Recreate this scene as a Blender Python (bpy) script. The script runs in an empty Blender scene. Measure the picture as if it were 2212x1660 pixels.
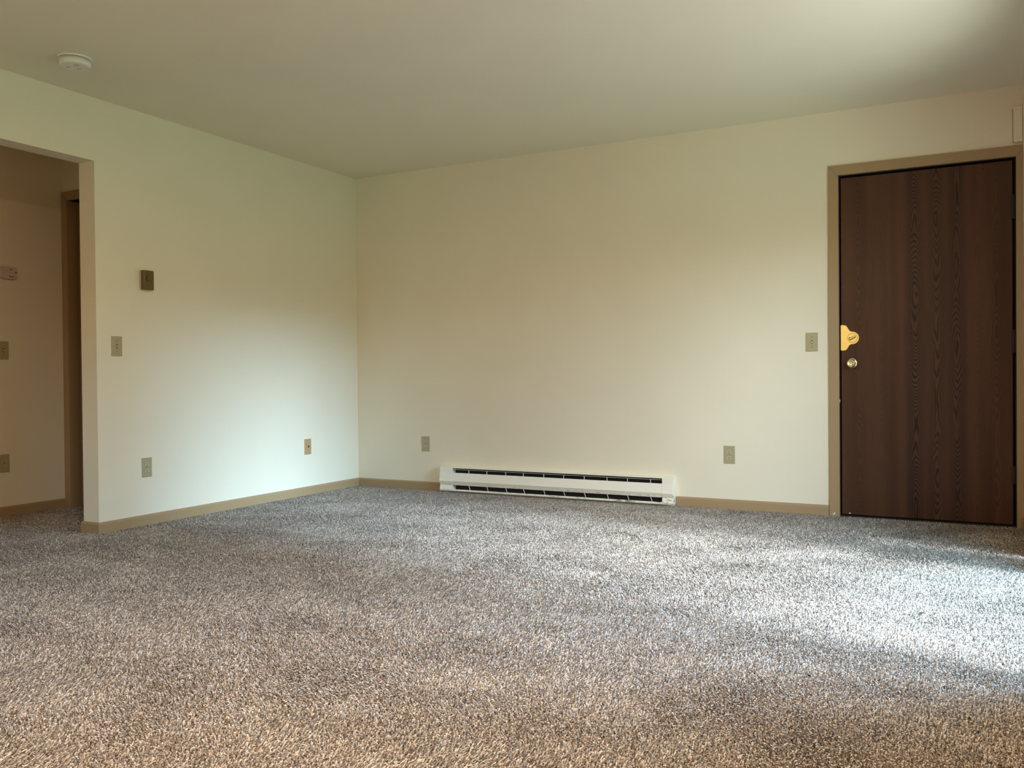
import bpy, bmesh, math
import numpy as np
from mathutils import Vector, Matrix

S = bpy.context.scene
COL = S.collection
PI = math.pi

# ------------------------------------------------------------------ camera
CAM = (4.3312, -5.5687, 0.8687)
YAW, PITCH, ROLL, FPX = 0.4856, -0.0103, -0.009, 1880.9
fw = Vector((-math.sin(YAW)*math.cos(PITCH), math.cos(YAW)*math.cos(PITCH), math.sin(PITCH)))
r0 = Vector((math.cos(YAW), math.sin(YAW), 0)); u0 = r0.cross(fw)
rr = r0*math.cos(ROLL) + u0*math.sin(ROLL)
uu = -r0*math.sin(ROLL) + u0*math.cos(ROLL)
cam = bpy.data.objects.new('camera', bpy.data.cameras.new('camera'))
COL.objects.link(cam)
cam.matrix_world = Matrix(((rr.x, uu.x, -fw.x, CAM[0]), (rr.y, uu.y, -fw.y, CAM[1]),
                           (rr.z, uu.z, -fw.z, CAM[2]), (0, 0, 0, 1)))
cam.data.sensor_width = 36.0
cam.data.lens = FPX*36.0/2212.0
cam.data.clip_start = 0.02
S.camera = cam

# ------------------------------------------------------------------ exposure, view
S.view_settings.view_transform = 'Standard'
S.view_settings.look = 'None'
S.view_settings.exposure = -0.06
S.view_settings.gamma = 1.0
S.view_settings.use_curve_mapping = False
S.cycles.use_denoising = True
S.cycles.max_bounces = 9
S.cycles.diffuse_bounces = 7
S.cycles.glossy_bounces = 3
S.cycles.transparent_max_bounces = 8
S.cycles.sample_clamp_indirect = 8.0
S.cycles.caustics_reflective = False
S.cycles.caustics_refractive = False

# room numbers (metres): left wall x=0, entrance wall y=0, window wall x=XR
XR, YB, HC = 4.585, -7.2, 2.44
WY0, WY1, WZ1 = -2.80, -0.87, 2.03          # glazed opening in the right wall

# ------------------------------------------------------------------ world: overcast sky, tree line, lawn, added fill glow
SKY_LOW, SKY_HIGH = (55.0, 78.0, 102.0), (68.0, 63.0, 60.0)      # bright break in the cloud, near the tree line / above it
SKY_SIDE, SKY_NORTH, SKY_REST = (19.0, 20.0, 21.0), (16.0, 20.5, 29.0), (0.4, 4.4, 7.6)
GROUND_GLOW, GROUND_GLOW_SIDE, LAWN, TREES, SOUTH_FILL = (4.4, 4.35, 4.3), (3.4, 4.8, 3.4), (2.0, 3.5, 2.7), (2.6, 1.6, 0.7), (3.2, 0.4, 0.0)  # ground, horizon and south glow are unseen, tuned to light the room
w = bpy.data.worlds.new('world'); S.world = w; w.use_nodes = True
NT = w.node_tree; NT.nodes.clear()

def N(nt, t, **kw):
    n = nt.nodes.new(t)
    for k, v in kw.items(): setattr(n, k, v)
    return n

def M(nt, op, a, b=None, c=None, clamp=False):
    n = nt.nodes.new('ShaderNodeMath'); n.operation = op; n.use_clamp = clamp
    for i, v in enumerate((a, b, c)):
        if v is None: continue
        if isinstance(v, (int, float)): n.inputs[i].default_value = v
        else: nt.links.new(v, n.inputs[i])
    return n.outputs[0]

def MIX(nt, f, a, b, blend='MIX'):
    n = nt.nodes.new('ShaderNodeMix'); n.data_type = 'RGBA'; n.blend_type = blend
    for i, v in ((0, f), (6, a), (7, b)):
        if isinstance(v, (int, float)): n.inputs[i].default_value = v
        elif isinstance(v, tuple): n.inputs[i].default_value = v if len(v) == 4 else (*v, 1)
        else: nt.links.new(v, n.inputs[i])
    return n.outputs[2]

def SMOOTH(nt, x, a, b):
    n = nt.nodes.new('ShaderNodeMapRange'); n.interpolation_type = 'SMOOTHSTEP'
    nt.links.new(x, n.inputs[0]); n.inputs[1].default_value = a; n.inputs[2].default_value = b
    return n.outputs[0]

def build_world():
    nt = NT; R_ = math.radians
    tc = N(nt, 'ShaderNodeTexCoord'); sx = N(nt, 'ShaderNodeSeparateXYZ')
    nt.links.new(tc.outputs['Generated'], sx.inputs[0])
    X, Y, Z = sx.outputs
    az = M(nt, 'ARCTAN2', Y, X)                       # 0 = straight out of the patio opening
    elev = M(nt, 'ARCSINE', Z)
    def g(c, s_):
        q = M(nt, 'DIVIDE', M(nt, 'SUBTRACT', az, R_(c)), R_(s_))
        return M(nt, 'EXPONENT', M(nt, 'MULTIPLY', M(nt, 'MULTIPLY', q, q), -1.0))
    def band(a, b, c, d):
        return M(nt, 'MULTIPLY', SMOOTH(nt, elev, R_(a), R_(b)), M(nt, 'SUBTRACT', 1.0, SMOOTH(nt, elev, R_(c), R_(d))))
    def mul(a, b): return M(nt, 'MULTIPLY', a, b)
    south = SMOOTH(nt, M(nt, 'MULTIPLY', az, -1.0), R_(80), R_(84))
    east = M(nt, 'SUBTRACT', 1.0, south)
    steep = M(nt, 'SUBTRACT', 1.0, SMOOTH(nt, elev, R_(-34), R_(-26)))
    parts = [(mul(mul(SMOOTH(nt, M(nt, 'MULTIPLY', az, -1.0), R_(4.5), R_(9.0)), M(nt, 'SUBTRACT', 1.0, SMOOTH(nt, M(nt, 'MULTIPLY', az, -1.0), R_(16), R_(23)))), band(5, 9, 27, 34)), SKY_LOW), (mul(g(-17, 12), band(22, 30, 44, 52)), SKY_HIGH),
             (mul(mul(g(-50, 14), band(3, 8, 20, 28)), east), SKY_SIDE), (mul(g(30, 20), band(4, 9, 50, 70)), SKY_NORTH),
             (mul(east, steep), GROUND_GLOW), (mul(mul(east, steep), g(-50, 20)), GROUND_GLOW_SIDE),
             (mul(east, band(-34, -26, -6, -1)), LAWN), (mul(east, band(-5, -1, 6, 12)), TREES),
             (mul(east, SMOOTH(nt, elev, R_(5), R_(12))), SKY_REST), (south, SOUTH_FILL)]
    tot = None
    for f, c in parts:
        cc = N(nt, 'ShaderNodeVectorMath', operation='SCALE'); cc.inputs[0].default_value = c
        nt.links.new(f, cc.inputs['Scale'])
        if tot is None: tot = cc.outputs[0]
        else:
            a = N(nt, 'ShaderNodeVectorMath', operation='ADD'); nt.links.new(tot, a.inputs[0]); nt.links.new(cc.outputs[0], a.inputs[1]); tot = a.outputs[0]
    bg = N(nt, 'ShaderNodeBackground'); out = N(nt, 'ShaderNodeOutputWorld')
    nt.links.new(tot, bg.inputs[0]); bg.inputs[1].default_value = 1.0
    nt.links.new(bg.outputs[0], out.inputs[0])
build_world()

# daylight portal in the glazed opening (only guides the sampling of the sky, gives off nothing)
pl = bpy.data.lights.new('daylight_portal', 'AREA'); pl.shape = 'RECTANGLE'
pl.size = WY1-WY0; pl.size_y = WZ1
po = bpy.data.objects.new('daylight_portal', pl); COL.objects.link(po)
pl.cycles.is_portal = True
po.matrix_world = Matrix(((0, 0, 1, XR+0.16), (1, 0, 0, (WY0+WY1)/2), (0, 1, 0, WZ1/2+0.02), (0, 0, 0, 1)))

pl2 = bpy.data.lights.new('fill_portal', 'AREA'); pl2.shape = 'RECTANGLE'
W2 = (0.7, 3.1, 0.95, 2.08)                 # added window behind the camera, unseen, for fill light: x0, x1, z0, z1
pl2.size = W2[1]-W2[0]; pl2.size_y = W2[3]-W2[2]
po2 = bpy.data.objects.new('fill_portal', pl2); COL.objects.link(po2)
pl2.cycles.is_portal = True
po2.matrix_world = Matrix(((-1, 0, 0, (W2[0]+W2[1])/2), (0, 0, -1, YB-0.15), (0, -1, 0, (W2[2]+W2[3])/2), (0, 0, 0, 1)))

# added warm fill lamp over the dining end, out of frame
FILL_W = 73.0
la = bpy.data.lights.new('dining_fill_light', 'AREA'); la.shape = 'DISK'; la.size = 0.26
la.color = (1.0, 0.82, 0.58); la.energy = FILL_W
lo = bpy.data.objects.new('dining_fill_light', la); COL.objects.link(lo)
lo.location = (3.2, -4.5, 2.30)

# added warm fill light for the hall, out of sight beyond the opening
hl = bpy.data.lights.new('hall_fill_light', 'AREA'); hl.shape = 'DISK'; hl.size = 0.2
hl.color = (1.0, 0.55, 0.22); hl.energy = 5.0
ho = bpy.data.objects.new('hall_fill_light', hl); COL.objects.link(ho)
ho.location = (-0.62, -4.6, 2.32)

# ------------------------------------------------------------------ materials
def bsdf_mat(name, col, rough=0.6, metal=0.0, spec=0.5):
    m = bpy.data.materials.new(name); m.use_nodes = True
    b = m.node_tree.nodes['Principled BSDF']
    b.inputs['Base Color'].default_value = (*col, 1)
    b.inputs['Roughness'].default_value = rough
    b.inputs['Metallic'].default_value = metal
    b.inputs['Specular IOR Level'].default_value = spec
    return m, m.node_tree, b

def objco(nt):
    g = N(nt, 'ShaderNodeNewGeometry'); return g.outputs['Position']

def noise(nt, vec, scale, detail=2.0, rough=0.5, dist=0.0):
    n = N(nt, 'ShaderNodeTexNoise'); nt.links.new(vec, n.inputs['Vector'])
    n.inputs['Scale'].default_value = scale; n.inputs['Detail'].default_value = detail
    n.inputs['Roughness'].default_value = rough; n.inputs['Distortion'].default_value = dist
    return n.outputs[0]

def bump(nt, b, h, strength, dist):
    n = N(nt, 'ShaderNodeBump'); nt.links.new(h, n.inputs['Height'])
    n.inputs['Strength'].default_value = strength; n.inputs['Distance'].default_value = dist
    nt.links.new(n.outputs[0], b.inputs['Normal'])

def paint(name, col, rough, bs=0.25):
    m, nt, b = bsdf_mat(name, col, rough, spec=0.3)
    p = objco(nt)
    h = noise(nt, p, 170, 3, 0.55)
    bump(nt, b, h, bs, 0.0012)
    v = noise(nt, p, 2.3, 2)
    c = MIX(nt, SMOOTH(nt, v, 0.3, 0.7), tuple(x*0.985 for x in col), tuple(min(1, x*1.01) for x in col))
    nt.links.new(c, b.inputs['Base Color'])
    return m

WALL = paint('wall_paint', (0.80, 0.74, 0.60), 0.62)
CEIL = paint('ceiling_paint', (0.80, 0.745, 0.62), 0.8, 0.4)
TRIM = paint('tan_trim_paint', (0.37, 0.258, 0.145), 0.42, 0.12)

def plain(name, col, rough=0.5, metal=0.0, spec=0.5, var=0.06, scale=60):
    m, nt, b = bsdf_mat(name, col, rough, metal, spec)
    v = noise(nt, objco(nt), scale, 3)
    c = MIX(nt, v, tuple(x*(1-var) for x in col), tuple(min(1, x*(1+var)) for x in col))
    nt.links.new(c, b.inputs['Base Color'])
    return m

IVORY = plain('ivory_plastic', (0.40, 0.355, 0.225), 0.35)
IVORY2 = plain('ivory_receptacle', (0.52, 0.47, 0.32), 0.32)
TANPL = plain('tan_plastic', (0.44, 0.29, 0.145), 0.4)
BLACK = plain('black_gap', (0.006, 0.005, 0.005), 0.7)
SLOT = plain('dark_slot', (0.015, 0.012, 0.008), 0.7)
SCREW = plain('screw_metal', (0.16, 0.13, 0.08), 0.45, 0.6)
WHITEP = plain('white_plastic', (0.78, 0.76, 0.70), 0.45)
GREYP = plain('grey_plastic', (0.55, 0.53, 0.49), 0.5)
OLIVE = plain('olive_brown_plastic', (0.125, 0.082, 0.024), 0.35)
OLIVED = plain('olive_dark', (0.035, 0.022, 0.006), 0.5)
CREAMP = plain('cream_plastic', (0.50, 0.42, 0.28), 0.4)
BRASS = plain('polished_brass', (0.95, 0.77, 0.24), 0.36, 0.55, var=0.03)
BRASSK = plain('knob_brass', (0.88, 0.72, 0.42), 0.17, 1.0, var=0.02)
DARKM = plain('dark_metal', (0.02, 0.016, 0.012), 0.45, 0.4)
CHIP = plain('bare_white_chip', (0.75, 0.68, 0.62), 0.8)
VINYL = plain('white_vinyl', (0.75, 0.73, 0.68), 0.4)
BLIND = plain('blind_fabric', (0.62, 0.56, 0.44), 0.8)
FIN = plain('heater_inside', (0.012, 0.011, 0.012), 0.6, 0.2)
ALU = plain('bright_sheet_metal', (0.70, 0.68, 0.62), 0.35, 0.3)
STEEL = plain('tarnished_steel', (0.10, 0.095, 0.09), 0.5, 0.6)

# enamelled heater sheet with grey scuffing low down
def heater_mat():
    m, nt, b = bsdf_mat('heater_enamel', (0.90, 0.87, 0.77), 0.32)
    p = objco(nt)
    sx = N(nt, 'ShaderNodeSeparateXYZ'); nt.links.new(p, sx.inputs[0])
    st = N(nt, 'ShaderNodeMapping'); st.inputs['Scale'].default_value = (1.0, 1.0, 3.0); nt.links.new(p, st.inputs[0])
    n1 = noise(nt, st.outputs[0], 26, 5, 0.65)
    lowz = M(nt, 'SUBTRACT', 1.0, SMOOTH(nt, sx.outputs[2], 0.05, 0.085))
    rx = SMOOTH(nt, sx.outputs[0], 1.0, 2.5)
    k = M(nt, 'MULTIPLY', M(nt, 'MULTIPLY', SMOOTH(nt, n1, 0.52, 0.66), lowz), M(nt, 'ADD', 0.35, M(nt, 'MULTIPLY', rx, 0.65)))
    c = MIX(nt, k, (0.90, 0.87, 0.77), (0.30, 0.27, 0.23))
    n2 = noise(nt, st.outputs[0], 70, 4, 0.6)
    sp = M(nt, 'MULTIPLY', M(nt, 'MULTIPLY', SMOOTH(nt, n2, 0.66, 0.70), lowz), rx)
    c = MIX(nt, sp, c, (0.07, 0.06, 0.05))
    nt.links.new(c, b.inputs['Base Color'])
    return m
HEAT = heater_mat()

# dark stained veneer with cathedral grain
def door_wood():
    m, nt, b = bsdf_mat('dark_oak_veneer', (0.06, 0.025, 0.014), 0.42, spec=0.22)
    p = objco(nt)
    sx = N(nt, 'ShaderNodeSeparateXYZ'); nt.links.new(p, sx.inputs[0])
    Xc, _, Zc = sx.outputs
    cols = [(3.652, 0.13, 0.0), (3.735, 0.35, 3.1), (3.86, 0.12, 7.7), (4.043, 0.95, 11.3), (4.155, 0.75, 17.9),
            (4.258, 0.85, 23.7), (4.36, 0.15, 31.0), (4.456, 0.40, 41.0)]
    edges = [(cols[i][0]+cols[i+1][0])/2 for i in range(len(cols)-1)]
    wob = noise(nt, p, 6.5, 3, 0.6)
    Xw = M(nt, 'ADD', Xc, M(nt, 'MULTIPLY', M(nt, 'SUBTRACT', wob, 0.5), 0.040))
    ctr = None; amp = None; seed = None
    for i, (c, a, s) in enumerate(cols):
        if i == 0: ctr, amp, seed = c, a, s; continue
        step = M(nt, 'GREATER_THAN', Xw, edges[i-1])
        dc, dam, ds = c-cols[i-1][0], a-cols[i-1][1], s-cols[i-1][2]
        ctr = M(nt, 'ADD', ctr, M(nt, 'MULTIPLY', step, dc))
        amp = M(nt, 'ADD', amp, M(nt, 'MULTIPLY', step, dam))
        seed = M(nt, 'ADD', seed, M(nt, 'MULTIPLY', step, ds))
    d = M(nt, 'SUBTRACT', Xw, ctr)
    d2 = M(nt, 'MULTIPLY', M(nt, 'MULTIPLY', d, d), 2600.0)
    nz = N(nt, 'ShaderNodeTexNoise'); nz.noise_dimensions = '1D'
    nt.links.new(M(nt, 'ADD', Zc, seed), nz.inputs['W'])
    nz.inputs['Scale'].default_value = 1.15; nz.inputs['Detail'].default_value = 2.0; nz.inputs['Roughness'].default_value = 0.35
    mp = N(nt, 'ShaderNodeMapping'); mp.inputs['Scale'].default_value = (40, 1, 5); nt.links.new(p, mp.inputs[0])
    fine = noise(nt, mp.outputs[0], 1.0, 3)
    f = M(nt, 'ADD', M(nt, 'ADD', d2, M(nt, 'MULTIPLY', nz.outputs[0], 34.0)), M(nt, 'MULTIPLY', fine, 1.3))
    fr = M(nt, 'FRACT', f)
    line = M(nt, 'MULTIPLY', SMOOTH(nt, fr, 0.35, 0.85), M(nt, 'SUBTRACT', 1.0, SMOOTH(nt, fr, 0.90, 1.0)))
    fade = M(nt, 'SUBTRACT', 1.0, SMOOTH(nt, M(nt, 'ABSOLUTE', d), 0.024, 0.070))
    line = M(nt, 'MULTIPLY', M(nt, 'MULTIPLY', line, amp), fade)
    mp2 = N(nt, 'ShaderNodeMapping'); mp2.inputs['Scale'].default_value = (260, 1, 5); nt.links.new(p, mp2.inputs[0])
    pores = noise(nt, mp2.outputs[0], 1.0, 3)
    mp3 = N(nt, 'ShaderNodeMapping'); mp3.inputs['Scale'].default_value = (9, 1, 0.5); nt.links.new(p, mp3.inputs[0])
    broad = noise(nt, mp3.outputs[0], 1.0, 2)
    c = MIX(nt, SMOOTH(nt, broad, 0.3, 0.7), (0.060, 0.024, 0.0115), (0.092, 0.039, 0.0195))
    c = MIX(nt, M(nt, 'MULTIPLY', SMOOTH(nt, pores, 0.5, 0.75), 0.35), c, (0.026, 0.011, 0.006))
    c = MIX(nt, M(nt, 'MULTIPLY', line, 1.0, clamp=True), c, (0.010, 0.0035, 0.0015))
    nt.links.new(c, b.inputs['Base Color'])
    bump(nt, b, M(nt, 'SUBTRACT', M(nt, 'MULTIPLY', pores, 0.5), line), 0.35, 0.0006)
    return m
DOORW = door_wood()

def carpet_base():
    m, nt, b = bsdf_mat('carpet_backing', (0.30, 0.235, 0.19), 0.95, spec=0.1)
    p = objco(nt)
    n1 = noise(nt, p, 190, 3, 0.6, 0.6)
    c = MIX(nt, SMOOTH(nt, n1, 0.38, 0.62), (0.13, 0.095, 0.07), (0.46, 0.37, 0.31))
    nt.links.new(c, b.inputs['Base Color'])
    bump(nt, b, n1, 0.8, 0.006)
    return m
CARPETB = carpet_base()

def yarn():
    m, nt, b = bsdf_mat('carpet_yarn', (0.5, 0.4, 0.34), 0.9, spec=0.06)
    a = N(nt, 'ShaderNodeAttribute'); a.attribute_name = 'tone'
    r = N(nt, 'ShaderNodeValToRGB'); nt.links.new(a.outputs['Fac'], r.inputs[0])
    e = r.color_ramp.elements
    e[0].position = 0.0; e[0].color = (0.120, 0.099, 0.084, 1)
    e[1].position = 1.0; e[1].color = (0.75, 0.675, 0.605, 1)
    k = e.new(0.45); k.color = (0.385, 0.332, 0.295, 1)
    nt.links.new(r.outputs[0], b.inputs['Base Color'])
    return m
YARN = yarn()

def glass_mat():
    m = bpy.data.materials.new('window_glass'); m.use_nodes = True
    nt = m.node_tree; nt.nodes.clear()
    t = N(nt, 'ShaderNodeBsdfTransparent'); t.inputs[0].default_value = (0.95, 0.97, 0.96, 1)
    g = N(nt, 'ShaderNodeBsdfGlossy'); g.inputs['Roughness'].default_value = 0.02
    lw = N(nt, 'ShaderNodeLayerWeight'); lw.inputs['Blend'].default_value = 0.5
    fac = M(nt, 'ADD', M(nt, 'MULTIPLY', M(nt, 'POWER', lw.outputs['Facing'], 5.0), 0.85), 0.05)
    x = N(nt, 'ShaderNodeMixShader'); o = N(nt, 'ShaderNodeOutputMaterial')
    nt.links.new(fac, x.inputs[0]); nt.links.new(t.outputs[0], x.inputs[1]); nt.links.new(g.outputs[0], x.inputs[2])
    nt.links.new(x.outputs[0], o.inputs[0])
    return m
GLASS = glass_mat()

# ------------------------------------------------------------------ mesh helpers
def link(name, bm, mat, parent=None, smooth=False, loc=None):
    me = bpy.data.meshes.new(name); bm.normal_update(); bm.to_mesh(me); bm.free()
    me.materials.append(mat)
    if smooth: me.shade_smooth()
    o = bpy.data.objects.new(name, me); COL.objects.link(o)
    if parent: o.parent = parent
    if loc: o.location = loc
    return o

def box(bm, x0, x1, y0, y1, z0, z1, bev=0.0, seg=2):
    r = bmesh.ops.create_cube(bm, size=1.0)
    vs = r['verts']
    for v in vs:
        v.co = Vector((x0+(v.co.x+.5)*(x1-x0), y0+(v.co.y+.5)*(y1-y0), z0+(v.co.z+.5)*(z1-z0)))
    if bev > 0:
        es = list({e for v in vs for e in v.link_edges})
        bmesh.ops.bevel(bm, geom=es, offset=bev, segments=seg, affect='EDGES', profile=0.5)

def B(*a, **k):
    bm = bmesh.new(); box(bm, *a, **k); return bm

def prism(pts, a0, a1, axis='x'):
    """extrude closed profile pts [(p,q)] along an axis: x -> (y,z), y -> (x,z), z -> (x,y)"""
    bm = bmesh.new()
    def mk(t, p, q): return {'x': (t, p, q), 'y': (p, t, q), 'z': (p, q, t)}[axis]
    A = [bm.verts.new(mk(a0, *p)) for p in pts]; Bv = [bm.verts.new(mk(a1, *p)) for p in pts]
    n = len(pts)
    bm.faces.new(A); bm.faces.new(Bv[::-1])
    for i in range(n): bm.faces.new((A[i], Bv[i], Bv[(i+1) % n], A[(i+1) % n]))
    bmesh.ops.recalc_face_normals(bm, faces=bm.faces)
    return bm

def lathe(prof, seg=40, sy=1.0):
    """prof: [(radius, height)] about +z"""
    bm = bmesh.new(); rings = []
    for r, h in prof:
        if r < 1e-6: rings.append([bm.verts.new((0, 0, h))]*seg)
        else: rings.append([bm.verts.new((r*math.cos(2*PI*i/seg), r*sy*math.sin(2*PI*i/seg), h)) for i in range(seg)])
    for a, b in zip(rings, rings[1:]):
        for i in range(seg):
            j = (i+1) % seg
            q = []
            for v in (a[i], a[j], b[j], b[i]):
                if v not in q: q.append(v)
            if len(q) > 2:
                try: bm.faces.new(q)
                except ValueError: pass
    bmesh.ops.recalc_face_normals(bm, faces=bm.faces)
    return bm

def thing(name, label, cat, loc=(0, 0, 0), rot=(0, 0, 0), group=None):
    o = bpy.data.objects.new(name, None); COL.objects.link(o)
    o.location = loc; o.rotation_euler = rot; o.empty_display_size = 0.1
    o['label'] = label; o['category'] = cat
    if group: o['group'] = group
    return o

def struct(o, label=None):
    o['kind'] = 'structure'
    if label: o['label'] = label
    return o

# ------------------------------------------------------------------ room shell
T = 0.13
OZ = 2.088                      # head of the opening to the hall
OY0, OY1 = -3.50, -2.34         # opening in the left wall
HX, HY = -1.11, -1.757          # hall far wall and hall end wall
bm = B(-1.3, XR+0.3, YB-0.2, 0.3, -0.11, -0.010)
fl = struct(link('floor', bm, CARPETB), 'taupe carpeted floor')
bm = B(-1.3, XR+0.3, YB-0.2, 0.3, HC, HC+0.12)
struct(link('ceiling', bm, CEIL), 'painted ceiling')
bm = bmesh.new()
box(bm, -T, 0, OY1, 0.14, -0.01, HC)
box(bm, -T, 0, OY0, OY1, OZ, HC)
box(bm, -T, 0, YB, OY0, -0.01, HC)
struct(link('wall_left', bm, WALL), 'cream wall with opening to the hall')
DX0, DX1, DZ = 3.627, 4.552, 2.051
bm = bmesh.new()
box(bm, 0, DX0, 0, 0.14, -0.01, HC)
box(bm, DX0, DX1, 0, 0.14, DZ, HC)
box(bm, DX1, XR+0.14, 0, 0.14, -0.01, HC)
struct(link('wall_back', bm, WALL), 'cream wall with heater and entrance door')
bm = bmesh.new()
box(bm, XR, XR+0.14, WY1, 0.0, -0.01, HC)
box(bm, XR, XR+0.14, WY0, WY1, WZ1, HC)
box(bm, XR, XR+0.14, YB, WY0, -0.01, HC)
struct(link('wall_right', bm, WALL), 'cream wall with glazed opening')
bm = bmesh.new()
box(bm, -1.3, W2[0], YB-0.14, YB, -0.01, HC); box(bm, W2[1], XR+0.14, YB-0.14, YB, -0.01, HC)
box(bm, W2[0], W2[1], YB-0.14, YB, -0.01, W2[2]); box(bm, W2[0], W2[1], YB-0.14, YB, W2[3], HC)
struct(link('wall_front', bm, WALL), 'cream wall behind the camera')
bm = B(HX-0.12, HX, YB, HY+0.3, -0.01, HC)
struct(link('wall_hall', bm, WALL), 'cream far wall of the hall')
bm = bmesh.new()
box(bm, HX+0.06, HX+0.92, HY, HY+0.12, 2.07, HC)
box(bm, HX, HX+0.06, HY, HY+0.12, -0.01, HC)
box(bm, HX+0.92, -T, HY, HY+0.12, -0.01, HC)
box(bm, HX, -T, HY+0.14, HY+0.2, -0.01, HC)
struct(link('wall_hall_end', bm, WALL), 'hall end wall')

# ------------------------------------------------------------------ baseboards
def base_prof(flip=1):
    return [(0, -0.01), (0.011*flip, -0.01), (0.011*flip, 0.048), (0.009*flip, 0.055), (0.004*flip, 0.060), (0, 0.061)]
def baseboard_y(name, x, d, y0, y1):      # runs along y, sticks out towards d*x
    pts = [(x+d*p, z) for p, z in base_prof()]
    return struct(link(name, prism(pts, y0, y1, 'y'), TRIM), 'tan baseboard')
def baseboard_x(name, y, d, x0, x1):
    pts = [(y+d*p, z) for p, z in base_prof()]
    return struct(link(name, prism(pts, x0, x1, 'x'), TRIM), 'tan baseboard')
bm = prism([(p, z) for p, z in base_prof()], OY1-0.011, 0, 'y')
q = prism([(OY1-p, z) for p, z in base_prof()], -T-0.012, 0.0, 'x')
tmp = bpy.data.meshes.new('tmp'); q.to_mesh(tmp); q.free(); bm.from_mesh(tmp); bpy.data.meshes.remove(tmp)
struct(link('baseboard_left', bm, TRIM), 'tan baseboard under the left wall, turning into the hall opening')
bm = prism([(-p, z) for p, z in base_prof()], 0.011, 0.80, 'x')
for x0, x1 in ((2.612, 3.563),):
    q = prism([(-p, z) for p, z in base_prof()], x0, x1, 'x')
    tmp = bpy.data.meshes.new('tmp'); q.to_mesh(tmp); q.free(); bm.from_mesh(tmp); bpy.data.meshes.remove(tmp)
struct(link('baseboard_back', bm, TRIM), 'tan baseboard either side of the heater')
baseboard_y('baseboard_hall', HX, 1, -5.0, HY)
baseboard_y('baseboard_right', XR, -1, -0.86, -0.011)

# ------------------------------------------------------------------ entrance door
d1 = thing('door_1', 'dark stained wood entrance door with brass lock and knob, in tan casing', 'door', (0, 0, 0))
d1['kind'] = 'structure'
def mitred(x0, x1, z1, cw, y0, y1):
    """casing: two legs and head with 45 degree mitres, as one mesh with bevelled faces"""
    bm = bmesh.new()
    def piece(poly):
        A = [bm.verts.new((p[0], y0, p[1])) for p in poly]; Bv = [bm.verts.new((p[0], y1, p[1])) for p in poly]
        n = len(poly); fs = [bm.faces.new(A), bm.faces.new(Bv[::-1])]
        for i in range(n): fs.append(bm.faces.new((A[i], Bv[i], Bv[(i+1) % n], A[(i+1) % n])))
        bmesh.ops.bevel(bm, geom=list(fs[0].edges), offset=0.0018, segments=2, affect='EDGES')
    g = 0.0002
    piece([(x0-cw, -0.008), (x0, -0.008), (x0, z1), (x0-cw, z1+cw)])
    piece([(x1, -0.008), (x1+cw, -0.008), (x1+cw, z1+cw), (x1, z1)])
    piece([(x0-cw+g, z1+cw+g), (x0+g, z1+g), (x1-g, z1+g), (x1+cw-g, z1+cw+g)])
    bmesh.ops.recalc_face_normals(bm, faces=bm.faces)
    return bm
cas = mitred(DX0, DX1, DZ, 0.0595, -0.014, 0.0)
bmesh.ops.bisect_plane(cas, geom=cas.verts[:]+cas.edges[:]+cas.faces[:], plane_co=(XR-0.001, 0, 0), plane_no=(1, 0, 0), clear_outer=True)
link('casing', cas, TRIM, d1)
bm = bmesh.new()
box(bm, DX0, DX0+0.004, 0.0, 0.14, -0.008, DZ); box(bm, DX1-0.004, DX1, 0.0, 0.14, -0.008, DZ)
box(bm, DX0, DX1, 0.0, 0.14, DZ-0.005, DZ); box(bm, DX0, DX1, 0.05, 0.14, -0.008, DZ)
box(bm, DX0, DX1, 0.012, 0.06, -0.008, 0.004)
link('jamb', bm, BLACK, d1)
slab = B(DX0+0.010, DX1-0.017, 0.006, 0.048, 0.010, DZ-0.016, bev=0.0025)
slab_o = link('door_leaf', slab, DOORW, d1)
for i, (z0, z1) in enumerate(((1.71, 1.843), (0.968, 1.096), (0.237, 0.337))):
    bm = bmesh.new()
    box(bm, DX1-0.026, DX1-0.004, -0.001, 0.006, z0, z1, bev=0.001)
    kn = lathe([(0, z0), (0.0055, z0), (0.0055, z1), (0, z1)], 14)
    for v in kn.verts: v.co += Vector((DX1-0.0145, -0.004, 0))
    tmp = bpy.data.meshes.new('t'); kn.to_mesh(tmp); kn.free(); bm.from_mesh(tmp); bpy.data.meshes.remove(tmp)
    link('hinge', bm, DARKM, d1)
# screw holes and nicks in the leaf
for (x, z, r) in ((4.391, 2.028, 0.0058), (4.391, 2.006, 0.0055), (4.091, 1.583, 0.005)):
    bm = lathe([(0, 0.0004), (r, 0.0004), (r, -0.004), (0, -0.004)], 16)
    o = link('screw_hole', bm, BLACK, d1, loc=(x, 0.006, z)); o.rotation_euler = (PI/2, 0, 0)
# splinter of bare wood low on the casing, chips on the strike side and leaf corner
def chip(name, x, z, sx, sz, y, rot):
    bm = bmesh.new(); bmesh.ops.create_icosphere(bm, subdivisions=2, radius=1)
    for v in bm.verts:
        k = 1+0.22*math.sin(7*v.co.x+5*v.co.z)+0.15*math.sin(11*v.co.z)
        v.co = Vector((v.co.x*sx*k, v.co.y*0.0015, v.co.z*sz*k))
    o = link(name, bm, CHIP, d1, loc=(x, y, z)); o.rotation_euler = (0, rot, 0)
    o['label'] = 'bare white chip in the paint'
chip('paint_chip', 3.594, 0.012, 0.0045, 0.011, -0.0145, 0.6)
chip('paint_chip', 3.629, 0.694, 0.0022, 0.010, -0.006, 0.0)
chip('paint_chip', 3.681, 0.018, 0.0045, 0.004, 0.0055, 0.0)
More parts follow.
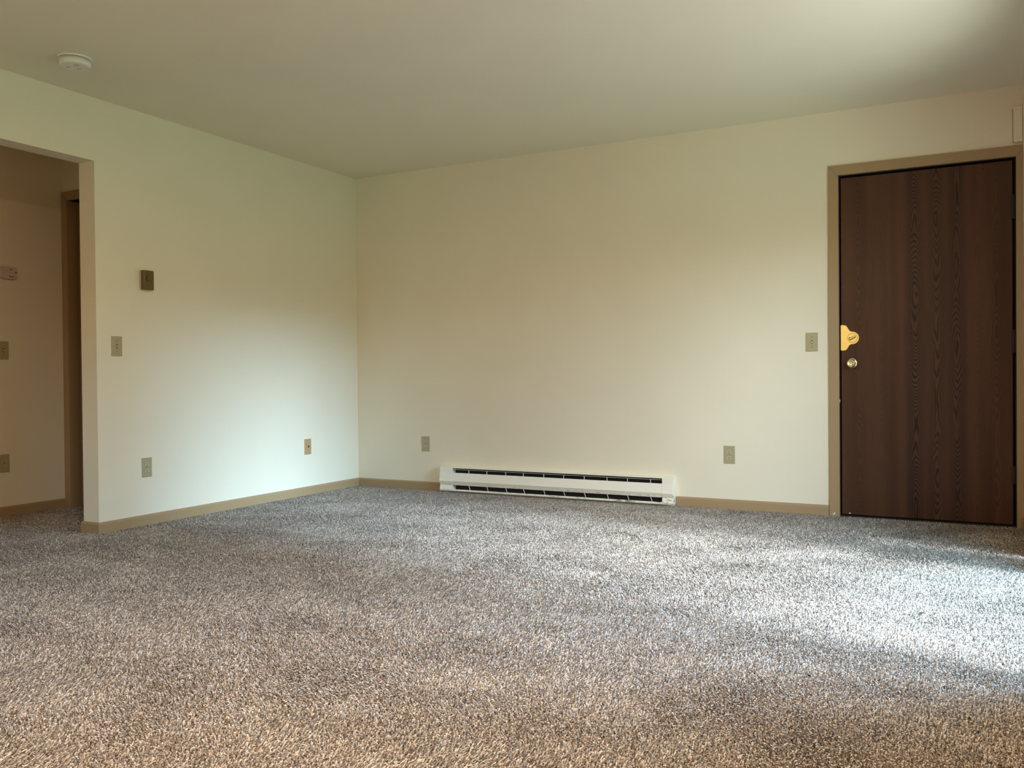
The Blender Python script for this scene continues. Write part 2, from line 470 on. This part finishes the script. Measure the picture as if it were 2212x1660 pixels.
# lock: brass guard plate with flared straight edge, cylinder disc and thumb turn
cx, cz = 3.700, 1.073
R = 0.0375
xl, zt, zb = DX0+0.008, 1.151, 0.999
def bez(p0, p1, p2, p3, n):
    return [tuple((1-t)**3*a+3*(1-t)**2*t*b+3*(1-t)*t*t*c+t**3*d for a, b, c, d in zip(p0, p1, p2, p3)) for t in [i/n for i in range(n+1)]]
top = bez((xl, zt), (xl+0.012, zt), (xl+0.022, zt), (xl+0.030, zt-0.004), 6)
top += bez((xl+0.030, zt-0.004), (xl+0.044, zt-0.018), (xl+0.044, cz+R), (cx, cz+R), 12)[1:]
arc = [(cx+R*math.sin(a), cz+R*math.cos(a)) for a in [PI*i/24 for i in range(25)]][1:]
mid = (zt+zb)/2
bot = [(x, 2*cz-z) for x, z in top[::-1]][1:]
bot = [(x, z+(zb-(2*cz-zt))*max(0, min(1, (cx-x)/(cx-xl)))) for x, z in bot]
poly = top+arc+bot
plate = thing('lock_plate', 'polished brass guard plate with thumb turn on the edge of the entrance door', 'lock', (0, 0, 0))
bm = bmesh.new()
vs = [bm.verts.new((x, 0.0065, z)) for x, z in poly]; f0 = bm.faces.new(vs)
r = bmesh.ops.extrude_face_region(bm, geom=[f0])
fv = [g for g in r['geom'] if isinstance(g, bmesh.types.BMVert)]
for v in fv: v.co.y = 0.0018
ft = [g for g in r['geom'] if isinstance(g, bmesh.types.BMFace)]
bmesh.ops.bevel(bm, geom=list({e for f in ft for e in f.edges}), offset=0.0016, segments=3, affect='EDGES')
bmesh.ops.recalc_face_normals(bm, faces=bm.faces)
link('guard_plate', bm, BRASS, plate)
o = link('cylinder_disc', lathe([(0, 0.0025), (0.026, 0.0025), (0.0272, 0.0015), (0.0272, 0), (0, 0)], 48), BRASS, plate, loc=(cx+0.001, 0.0016, cz)); o.rotation_euler = (PI/2, 0, 0)
o = link('disc_groove', lathe([(0.0272, 0.0003), (0.0285, 0.0003), (0.0285, -0.001), (0.0272, -0.001)], 48), SCREW, plate, loc=(cx+0.001, 0.0018, cz)); o.rotation_euler = (PI/2, 0, 0)
bm = B(-0.019, 0.019, -0.009, 0.0, -0.0038, 0.0038, bev=0.002)
tt = link('thumb_turn', bm, BRASS, plate, loc=(cx+0.001, -0.001, cz+0.001)); tt.rotation_euler = (0, -0.50, 0)
o = link('turn_recess', B(-0.0205, 0.0205, -0.0016, 0.0, -0.0066, 0.0066, bev=0.0006), DARKM, plate, loc=(cx+0.001, -0.0005, cz)); o.rotation_euler = (0, -0.50, 0)
o = link('screw', lathe([(0, 0.002), (0.003, 0.0015), (0.0034, 0)], 16), DARKM, plate, loc=(cx-0.015, -0.0005, cz+0.001)); o.rotation_euler = (PI/2, 0, 0)
# knob
kn = thing('door_knob', 'round brass door knob with button, below the lock plate', 'door knob', (3.698, 0.006, 0.921), (PI/2, 0, 0))
link('rosette', lathe([(0.0, 0.0), (0.032, 0.0), (0.0325, 0.003), (0.029, 0.007), (0.021, 0.0095), (0.012, 0.010), (0.0, 0.010)], 48), BRASSK, kn, smooth=True)
link('neck', lathe([(0.0115, 0.009), (0.010, 0.022), (0.012, 0.030)], 32), BRASSK, kn, smooth=True)
link('knob', lathe([(0.011, 0.028), (0.019, 0.031), (0.0245, 0.038), (0.0258, 0.046), (0.0240, 0.053), (0.0205, 0.0575), (0.0185, 0.0582), (0.0165, 0.0565), (0.0130, 0.0545), (0.0, 0.0545)], 48), BRASSK, kn, smooth=True)
link('lock_button', lathe([(0.0, 0.060), (0.004, 0.060), (0.0045, 0.059), (0.0045, 0.053)], 24), BRASS, kn, smooth=True)

# ------------------------------------------------------------------ glazed opening in the right wall
w1 = thing('window_1', 'tall glazed patio opening in the right wall', 'window', (XR, 0, 0))
w1['kind'] = 'structure'
bm = bmesh.new()
box(bm, 0.09, 0.135, WY0, WY0+0.04, 0, WZ1); box(bm, 0.09, 0.135, WY1-0.03, WY1, 0, WZ1)
box(bm, 0.09, 0.135, WY0, WY1, 0, 0.04); box(bm, 0.09, 0.135, WY0, WY1, WZ1-0.04, WZ1)
link('window_frame', bm, VINYL, w1)
link('pane', B(0.110, 0.114, WY0+0.04, WY1-0.03, 0.04, WZ1-0.04), GLASS, w1)
bl = thing('vertical_blind', 'stack of cream vertical blind vanes drawn to one side in the window recess', 'blind', (XR+0.045, -1.12, 0))
link('head_rail', B(-0.02, 0.02, WY0+1.12+0.01, WY1+1.12-0.01, WZ1-0.035, WZ1-0.002), VINYL, bl)
for k in range(9):
    y = -0.125+0.0315*k
    bm = B(-0.036, 0.036, -0.0008, 0.0008, 0.02, WZ1-0.04)
    o = link('vane', bm, BLIND, bl, loc=(0, y, 0)); o.rotation_euler = (0, 0, 0.9)

w2 = thing('fill_window', 'added wide window behind the camera, unseen, for fill light', 'window', ((W2[0]+W2[1])/2, YB, W2[2]))  # unseen window, added to let fill light in from behind
w2['kind'] = 'structure'
hw, hh = (W2[1]-W2[0])/2, W2[3]-W2[2]
bm = bmesh.new()
box(bm, -hw, -hw+0.05, -0.12, -0.07, 0, hh); box(bm, hw-0.05, hw, -0.12, -0.07, 0, hh)
box(bm, -hw, hw, -0.12, -0.07, 0, 0.05); box(bm, -hw, hw, -0.12, -0.07, hh-0.05, hh); box(bm, -0.025, 0.025, -0.12, -0.07, 0, hh)
link('window_frame', bm, VINYL, w2)
link('pane', B(-hw+0.05, hw-0.05, -0.10, -0.096, 0.05, hh-0.05), GLASS, w2)

# ------------------------------------------------------------------ hall door (only its near edge shows)
d2 = thing('door_2', 'tan hall door in shadowed tan casing at the hall corner', 'door', (HX, HY, 0)); d2['kind'] = 'structure'
cas = mitred(0.061, 0.92, 2.072, 0.060, -0.014, 0.0)
link('casing', cas, TRIM, d2)
bm = bmesh.new()
box(bm, 0.060, 0.064, -0.004, 0.12, -0.008, 2.074, bev=0.0); box(bm, 0.916, 0.92, -0.004, 0.12, -0.008, 2.074)
box(bm, 0.060, 0.92, -0.004, 0.12, 2.070, 2.074)
link('jamb', bm, TRIM, d2)
link('door_leaf', B(0.070, 0.912, 0.060, 0.10, 0.012, 2.062, bev=0.003), plain('hall_door_stain', (0.30, 0.19, 0.10), 0.45), d2)

# ------------------------------------------------------------------ plates on the walls (local: face towards -y, x across, z up)
PW, PH, PT = 0.070, 0.1143, 0.0055
def plate_bm(t=PT, w=PW, h=PH):
    bm = bmesh.new(); box(bm, -w/2, w/2, -t, 0, -h/2, h/2)
    es = [e for e in bm.edges if all(v.co.y < -t+1e-6 for v in e.verts)]
    bmesh.ops.bevel(bm, geom=es, offset=0.0035, segments=3, affect='EDGES', profile=0.6)
    return bm

def outlet(label, loc, rz, group='ivory wall outlets'):
    o = thing('wall_outlet', label, 'outlet', loc, (0, 0, rz), group)
    link('wall_plate', plate_bm(), IVORY, o)
    for s in (1, -1):
        zc = s*0.0195
        pts = []
        for i in range(40):
            a = 2*PI*i/40
            pts.append((0.0172*math.cos(a), max(-0.0135, min(0.0135, 0.0172*math.sin(a)))+zc))
        bm = prism(pts, -PT-0.0012, -0.002, 'y')
        rc = link('receptacle', bm, IVORY2, o)
        link('receptacle_rim', prism([((p[0])*1.09, (p[1]-zc)*1.10+zc) for p in pts], -PT-0.0002, -0.002, 'y'), SCREW, o)
        for sx_, hh in ((-1, 0.0075), (1, 0.0062)):
            link('contact_slot', B(sx_*0.0063-0.0016, sx_*0.0063+0.0016, -PT-0.0016, -PT-0.001, zc+0.0030-hh/2, zc+0.0030+hh/2), SLOT, rc)
        g = lathe([(0, 0.0006), (0.0031, 0.0006), (0.0031, 0)], 16)
        gh = link('ground_hole', g, SLOT, rc, loc=(0, -PT-0.0011, zc-0.0072)); gh.rotation_euler = (PI/2, 0, 0)
    s = link('screw', lathe([(0, 0.0012), (0.0028, 0.0006), (0.003, 0)], 16), SCREW, o, loc=(0, -PT, 0)); s.rotation_euler = (PI/2, 0, 0)
    return o

def switch(label, loc, rz, group='ivory light switches'):
    o = thing('light_switch', label, 'light switch', loc, (0, 0, rz), group)
    link('wall_plate', plate_bm(), IVORY, o)
    link('toggle_slot', B(-0.0052, 0.0052, -PT-0.0005, -0.002, -0.012, 0.012), SCREW, o)
    bm = bmesh.new()
    vs = [(-0.0040, -PT, 0.006), (0.0040, -PT, 0.006), (0.0040, -PT, -0.006), (-0.0040, -PT, -0.006),
          (-0.0032, -PT-0.011, 0.000), (0.0032, -PT-0.011, 0.000), (0.0032, -PT-0.010, -0.0075), (-0.0032, -PT-0.010, -0.0075)]
    v = [bm.verts.new(p) for p in vs]
    for f in ((0, 1, 2, 3), (4, 5, 6, 7), (0, 1, 5, 4), (1, 2, 6, 5), (2, 3, 7, 6), (3, 0, 4, 7)): bm.faces.new([v[i] for i in f])
    bmesh.ops.recalc_face_normals(bm, faces=bm.faces)
    bmesh.ops.bevel(bm, geom=bm.edges[:], offset=0.0006, segments=2, affect='EDGES')
    link('toggle', bm, IVORY2, o)
    for z in (0.0302, -0.0302):
        s = link('screw', lathe([(0, 0.0012), (0.0026, 0.0006), (0.0030, 0)], 16), SCREW, o, loc=(0, -PT, z)); s.rotation_euler = (PI/2, 0, 0)
    return o

LW = PI/2        # on the left wall the plates face +x
outlet('ivory duplex outlet low on the left wall, near the hall opening', (0, -2.018, 0.340), LW)
outlet('ivory duplex outlet on the back wall between the room corner and the heater', (0.644, 0, 0.350), 0)
outlet('ivory duplex outlet on the back wall between the heater and the entrance door', (2.961, 0, 0.346), 0)
outlet('shadowed outlet low on the hall wall, cut by the left picture edge', (HX, -2.188, 0.336), LW)
switch('ivory toggle switch on the left wall beside the hall opening', (0, -2.212, 1.054), LW)
switch('ivory toggle switch beside the entrance door casing', (3.4685, 0, 1.054), 0)
switch('shadowed toggle switch on the hall wall, cut by the left picture edge', (HX, -2.183, 1.055), LW)

# tan phone or cable plate
cp = thing('cable_wall_plate', 'tan jack plate low on the left wall near the room corner', 'wall plate', (0, -0.6, 0.354), (0, 0, LW))
link('wall_plate', plate_bm(), TANPL, cp)
j = link('jack', lathe([(0.0075, 0), (0.0135, 0), (0.0140, 0.002), (0.0125, 0.004), (0.0095, 0.004), (0.0075, 0.001)], 32), TANPL, cp, loc=(0.004, -PT, 0)); j.rotation_euler = (PI/2, 0, 0)
h = link('jack_hole', lathe([(0, 0.0006), (0.0080, 0.0006), (0.0080, 0)], 24, sy=1.0), SLOT, cp, loc=(0.005, -PT-0.0004, 0.002)); h.rotation_euler = (PI/2, 0, 0)
h = link('screw', lathe([(0, 0.0012), (0.002, 0.0006), (0.0022, 0)], 16), SCREW, cp, loc=(-0.020, -PT, 0.0)); h.rotation_euler = (PI/2, 0, 0)

# thermostat
th = thing('thermostat', 'small olive brown wall thermostat with a round dial, above the light switch', 'thermostat', (0, -2.012, 1.449), (0, 0, LW))
link('back_plate', B(-0.040, 0.038, -0.012, 0, -0.058, 0.058, bev=0.003), CREAMP, th)
link('cover', B(-0.0375, 0.0375, -0.036, -0.010, -0.0575, 0.0575, bev=0.006, seg=3), OLIVE, th)
dl = link('dial', lathe([(0, 0.004), (0.0165, 0.004), (0.018, 0.0025), (0.018, 0)], 36), OLIVE, th, loc=(0.003, -0.036, 0.010)); dl.rotation_euler = (PI/2, 0, 0)
# dark crescent on the dial's left: recess shadow put into the colour
bm = bmesh.new(); n = 24; o_, i_ = [], []
for k in range(n+1):
    a = math.radians(95)+math.radians(165)*k/n
    ro = 0.0235; wd = 0.0045*math.sin(PI*k/n)+0.0003
    o_.append((0.003+ro*math.cos(a), 0.010+ro*math.sin(a))); i_.append((0.003+(ro-wd)*math.cos(a), 0.010+(ro-wd)*math.sin(a)))
link('dial_shade', prism(o_+i_[::-1], -0.0366, -0.034, 'y'), OLIVED, th)

# alarm on the hall wall
al = thing('hall_alarm', 'pale slotted alarm on the shadowed hall wall, above the hall switch', 'alarm', (HX, -2.150, 1.549), (0, 0, LW))
pts = []
for cxx, czz, a0 in ((0.036, 0.020, 0), (-0.036, 0.020, 90), (-0.036, -0.020, 180), (0.036, -0.020, 270)):
    for k in range(9):
        a = math.radians(a0+90*k/8); pts.append((cxx+0.020*math.cos(a), czz+0.020*math.sin(a)))
bm = prism(pts, -0.030, 0, 'y')
bmesh.ops.bevel(bm, geom=[e for e in bm.edges if all(v.co.y < -0.029 for v in e.verts)], offset=0.004, segments=2, affect='EDGES')
ab = link('body', bm, plain('alarm_plastic', (0.62, 0.52, 0.45), 0.5), al)
link('vent_slot', B(-0.004, 0.028, -0.0306, -0.029, -0.026, -0.022), SLOT, al)
link('vent_slot', B(0.000, 0.018, -0.0306, -0.029, 0.020, 0.0235), SLOT, al)
t = link('test_button', lathe([(0, 0.002), (0.0045, 0.0015), (0.005, 0)], 20), SCREW, al, loc=(0.040, -0.030, 0.004)); t.rotation_euler = (PI/2, 0, 0)
t = link('indicator', lathe([(0, 0.001), (0.0022, 0.0008), (0.0025, 0)], 14), SCREW, al, loc=(0.001, -0.030, 0.003)); t.rotation_euler = (PI/2, 0, 0)

# smoke detector on the ceiling
sd = thing('smoke_detector', 'round white smoke detector on the ceiling', 'smoke detector', (0.452, -2.775, HC), (PI, 0, 0.4))
link('base_ring', lathe([(0, 0), (0.0775, 0), (0.0775, 0.006), (0.0755, 0.0085), (0.068, 0.0085)], 64), WHITEP, sd, smooth=False)
link('vent_gap', lathe([(0.0675, 0.008), (0.0675, 0.0125)], 64), OLIVED, sd)
link('middle_ring', lathe([(0.067, 0.0118), (0.0725, 0.0118), (0.0732, 0.0132), (0.0725, 0.0152), (0.067, 0.0155)], 64), WHITEP, sd)
link('cover', lathe([(0.066, 0.0150), (0.066, 0.0175), (0.0712, 0.0180), (0.0714, 0.031), (0.0690, 0.038), (0.062, 0.0415), (0.060, 0.0417), (0.058, 0.0405), (0.0, 0.0405)], 64), WHITEP, sd)
link('test_button', lathe([(0, 0.0430), (0.011, 0.0425), (0.0125, 0.0415), (0.0125, 0.0400)], 32), GREYP, sd, loc=(0.018, 0.018, 0))
link('vent_slot', B(-0.045, -0.028, -0.004, 0.0, 0.0402, 0.0411), SLOT, sd)
link('vent_slot', B(-0.010, 0.012, -0.034, -0.031, 0.0402, 0.0411), SLOT, sd)

# painted box over the entrance door
cb = thing('chime_box', 'painted-over beige box on the wall above the entrance door corner', 'wall box', (4.562, 0, 2.2225))
link('box_body', B(-0.0225, 0.0215, -0.028, 0, -0.095, 0.095, bev=0.003), WALL, cb)
link('cover', B(-0.0225, 0.0215, -0.033, -0.026, -0.0975, 0.0975, bev=0.003), WALL, cb)
link('caulk_edge', B(-0.0262, -0.0222, -0.004, 0, -0.096, 0.092, bev=0.001), TRIM, cb)

# ------------------------------------------------------------------ baseboard heater
HX0, HX1 = 0.805, 2.607
SX0, SX1 = 0.913, 2.530
D = -0.062
ht = thing('baseboard_heater', 'long off-white electric baseboard heater, scuffed along its lower edge', 'heater', (0, 0, 0))
# back pan, hollow inside shows dark
link('back_pan', B(HX0+0.01, HX1-0.01, -0.006, 0, 0.012, 0.186), FIN, ht)
# top cap: flat sheet from the wall forward with a down-turned lip
link('top_cap', prism([(0, 0.188), (-0.052, 0.188), (-0.058, 0.1855), (-0.058, 0.180), (-0.055, 0.180), (-0.054, 0.184), (0, 0.185)], HX0+0.003, HX1-0.003, 'x'), HEAT, ht)
# front panel with a belly and a tucked-in lower face
fp = [(-0.058, 0.146), (-0.068, 0.084), (-0.066, 0.080), (-0.055, 0.054), (-0.053, 0.055), (-0.063, 0.081), (-0.065, 0.084), (-0.055, 0.146)]
link('front_panel', prism(fp, SX0-0.001, SX1+0.001, 'x'), HEAT, ht)
# deflector bar in the top slot
link('deflector', prism([(-0.052, 0.1715), (-0.052, 0.1690), (-0.046, 0.1675), (-0.046, 0.1700)], SX0+0.012, SX1-0.008, 'x'), ALU, ht)
# lower lip
link('lower_lip', prism([(-0.062, 0.0245), (-0.0645, 0.023), (-0.0645, 0.012), (-0.058, 0.008), (0, 0.008), (0, 0.010), (-0.056, 0.012)], SX0-0.001, SX1+0.001, 'x'), HEAT, ht)
# heating element with fins
bm = bmesh.new()
box(bm, SX0, SX1, -0.040, -0.032, 0.086, 0.094)
fx = SX0+0.01
while fx < SX1-0.01:
    box(bm, fx, fx+0.0008, -0.052, -0.012, 0.062, 0.118); fx += 0.012
link('finned_element', bm, STEEL, ht)
# slot supports, upper upright and lower raked
ups = (1.053, 1.205, 1.361, 1.504, 1.665, 1.819, 1.974, 2.142, 2.288, 2.450)
for i, x in enumerate(ups):
    bm = bmesh.new(); box(bm, x-0.0016, x+0.0016, -0.055, -0.046, 0.140, 0.169)
    o = link('slot_divider', bm, ALU, ht)
    bm = bmesh.new(); box(bm, -0.0015, 0.0015, -0.056, -0.048, 0.024, 0.058)
    o = link('lower_bracket', bm, ALU, ht, loc=(x+0.006, 0, 0))
    o.data.transform(Matrix.Translation((0, 0, 0.037)) @ Matrix.Rotation(-0.35, 4, 'Y') @ Matrix.Translation((0, 0, -0.037)))
# end caps: closed shaped covers
def endcap(x0, x1):
    pr = [(0, 0.009), (-0.060, 0.009), (-0.0645, 0.020), (-0.0565, 0.052), (-0.0695, 0.082), (-0.0665, 0.098), (-0.0600, 0.147), (-0.0590, 0.180), (-0.056, 0.1865), (0, 0.1865)]
    bm = prism(pr, x0, x1, 'x')
    es = [e for e in bm.edges if abs(e.verts[0].co.x-e.verts[1].co.x) < 1e-6]
    bmesh.ops.bevel(bm, geom=es, offset=0.0022, segments=2, affect='EDGES')
    return bm
link('end_cap', endcap(HX0, SX0), HEAT, ht)
link('end_cap', endcap(SX1, HX1), HEAT, ht)

# ------------------------------------------------------------------ dark crumbs lying on the carpet
bm = bmesh.new(); bmesh.ops.create_icosphere(bm, subdivisions=2, radius=1)
for v in bm.verts:
    k = 1+0.25*math.sin(5*v.co.x+3*v.co.y)+0.2*math.sin(9*v.co.z+4*v.co.y)
    v.co = Vector((v.co.x*0.0048*k, v.co.y*0.0030*k, v.co.z*0.0022*k+0.001))
crumb = link('crumb', bm, SLOT)
for i, (x, y, lb) in enumerate([(4.172, -2.132, 'tiny dark crumb in the middle of the bright carpet patch'), (4.463, -1.668, 'tiny dark crumb on the bright carpet nearest the right picture edge'), (3.875, -0.635, 'tiny dark crumb on the shaded carpet in front of the entrance door'), (3.918, -2.981, 'tiny dark crumb on the carpet just before the bright patch'), (4.324, -3.126, 'tiny dark crumb on the foreground carpet, nearest the bottom right corner')]):
    o = crumb
    if i: o = crumb.copy(); COL.objects.link(o)
    o.location = (x, y, 0.001); o.rotation_euler = (0, 0, i*1.3)
    o['label'] = lb; o['category'] = 'crumb'; o['group'] = 'dark crumbs on the carpet'

# ------------------------------------------------------------------ fixtures of the added fill lamps, out of frame
dl = thing('fill_lamp', 'added round fill lamp with warm glass bowl, dining end, unseen', 'lamp', (3.2, -4.5, HC), (PI, 0, 0))
link('canopy', lathe([(0, 0), (0.16, 0), (0.16, 0.02), (0.10, 0.025)], 40), BRASSK, dl)
gm, gnt, gb = bsdf_mat('fill_bowl_glow', (0.9, 0.8, 0.6), 0.5)
gb.inputs['Emission Color'].default_value = (1.0, 0.62, 0.30, 1); gb.inputs['Emission Strength'].default_value = 1.5
link('glass_bowl', lathe([(0.15, 0.02), (0.148, 0.05), (0.13, 0.085), (0.09, 0.11), (0.0, 0.122)], 40), gm, dl, smooth=True)

hd = thing('fill_lamp', 'added small warm fill lamp in the hall, unseen', 'lamp', (-0.62, -4.6, HC), (PI, 0, 0))
link('canopy', lathe([(0, 0), (0.12, 0), (0.12, 0.02), (0.08, 0.025)], 40), BRASSK, hd)
link('glass_bowl', lathe([(0.11, 0.02), (0.108, 0.045), (0.095, 0.07), (0.06, 0.09), (0.0, 0.098)], 40), gm, hd, smooth=True)

# ------------------------------------------------------------------ carpet pile
def vnoise(x, y, cell, seed):
    """smooth value noise"""
    rs = np.random.RandomState(seed); G = rs.rand(256, 256)
    gx, gy = x/cell+100, y/cell+100
    ix, iy = np.floor(gx).astype(int), np.floor(gy).astype(int)
    fx_, fy_ = gx-ix, gy-iy
    fx_ = fx_*fx_*(3-2*fx_); fy_ = fy_*fy_*(3-2*fy_)
    g = lambda a, b: G[a % 256, b % 256]
    return (g(ix, iy)*(1-fx_)+g(ix+1, iy)*fx_)*(1-fy_)+(g(ix, iy+1)*(1-fx_)+g(ix+1, iy+1)*fx_)*fy_

def carpet(sp=0.0062):
    rs = np.random.RandomState(5)
    xs = np.arange(HX, XR, sp); ys = np.arange(-5.0, 0.0, sp)
    X, Y = np.meshgrid(xs, ys); X = X.ravel(); Y = Y.ravel()
    X = X+rs.uniform(-.5, .5, X.size)*sp; Y = Y+rs.uniform(-.5, .5, Y.size)*sp
    k = Y > -3.7-np.clip(X, -2, 5)*0.75
    k &= ~((X < 0.012) & (X > -T-0.014) & ((Y > OY1-0.012) | (Y < OY0)))
    k &= ~((X < -T) & (Y > HY+0.05))
    k &= (X < XR-0.012) & (X > HX+0.012)
    k &= Y < np.where((X > HX0-0.01) & (X < HX1+0.01), -0.050, -0.013)
    X, Y = X[k], Y[k]; n = X.size
    # nap lean: low-frequency field as left by feet and the vacuum
    a1 = vnoise(X, Y*1.5, 0.34, 1); a2 = vnoise(X, Y, 0.13, 2); a3 = vnoise(X+Y*0.3, Y, 0.7, 31)
    nap = np.clip((0.55*a1+0.35*a2+0.5*a3-0.7)*1.8, -0.6, 0.6)
    hgt = rs.uniform(0.0080, 0.0120, n)
    nx, ny = 0.0085*nap*0.6, 0.0085*nap*1.6          # the way the nap has been brushed
    ph = rs.uniform(0, 2*PI, n); cl = rs.uniform(0.0020, 0.0062, n)
    cx_, cy_ = np.cos(ph), np.sin(ph)
    turn = rs.normal(0, 0.9, n); c2x, c2y = np.cos(ph+turn), np.sin(ph+turn)
    wd = rs.uniform(0.0012, 0.0021, n)
    V = np.empty((n, 8, 3), np.float32)
    def put(i, px_, py_, pz_, ax, ay, ww, dz=0):
        V[:, i, 0] = px_+ay*ww; V[:, i, 1] = py_-ax*ww; V[:, i, 2] = pz_-dz
        V[:, i+1, 0] = px_-ay*ww; V[:, i+1, 1] = py_+ax*ww; V[:, i+1, 2] = pz_+dz
    z0 = -0.0101
    put(0, X, Y, np.full(n, z0), cx_, cy_, wd*0.8)
    put(2, X+nx*0.4, Y+ny*0.4, z0+hgt*0.72, cx_, cy_, wd, wd*0.25)
    put(4, X+nx+cx_*cl*0.5, Y+ny+cy_*cl*0.5, z0+hgt, (cx_+c2x)*0.6, (cy_+c2y)*0.6, wd, rs.uniform(-1, 1, n)*wd*0.4)
    put(6, X+nx*1.15+cx_*cl*0.6+c2x*cl*0.6, Y+ny*1.15+cy_*cl*0.6+c2y*cl*0.6, z0+hgt*rs.uniform(0.72, 0.98, n), c2x, c2y, wd*0.55)
    base = (np.arange(n)*8)[:, None]
    F = np.concatenate([base+np.array([0, 1, 3, 2]), base+np.array([2, 3, 5, 4]), base+np.array([4, 5, 7, 6])], 1).reshape(-1).astype(np.int32)
    me = bpy.data.meshes.new('carpet_pile')
    me.vertices.add(n*8); me.vertices.foreach_set('co', V.reshape(-1))
    nf = n*3
    me.loops.add(nf*4); me.loops.foreach_set('vertex_index', F)
    me.polygons.add(nf); me.polygons.foreach_set('loop_start', np.arange(nf, dtype=np.int32)*4)
    try: me.polygons.foreach_set('loop_total', np.full(nf, 4, np.int32))
    except Exception: pass
    me.update(calc_edges=True)
    tone = np.clip(rs.beta(1.3, 1.3, n)*0.80+0.10+0.16*(vnoise(X, Y, 0.02, 9)-0.5)+0.18*(vnoise(X, Y*1.6, 0.22, 21)-0.5), 0, 1).astype(np.float32)
    at = me.attributes.new('tone', 'FLOAT', 'POINT'); at.data.foreach_set('value', np.repeat(tone, 8))
    me.materials.append(YARN)
    o = bpy.data.objects.new('carpet_pile', me); COL.objects.link(o)
    o['kind'] = 'stuff'; o['label'] = 'taupe twist carpet pile covering the room floor'; o['category'] = 'carpet'
    print('tufts', n)
carpet()
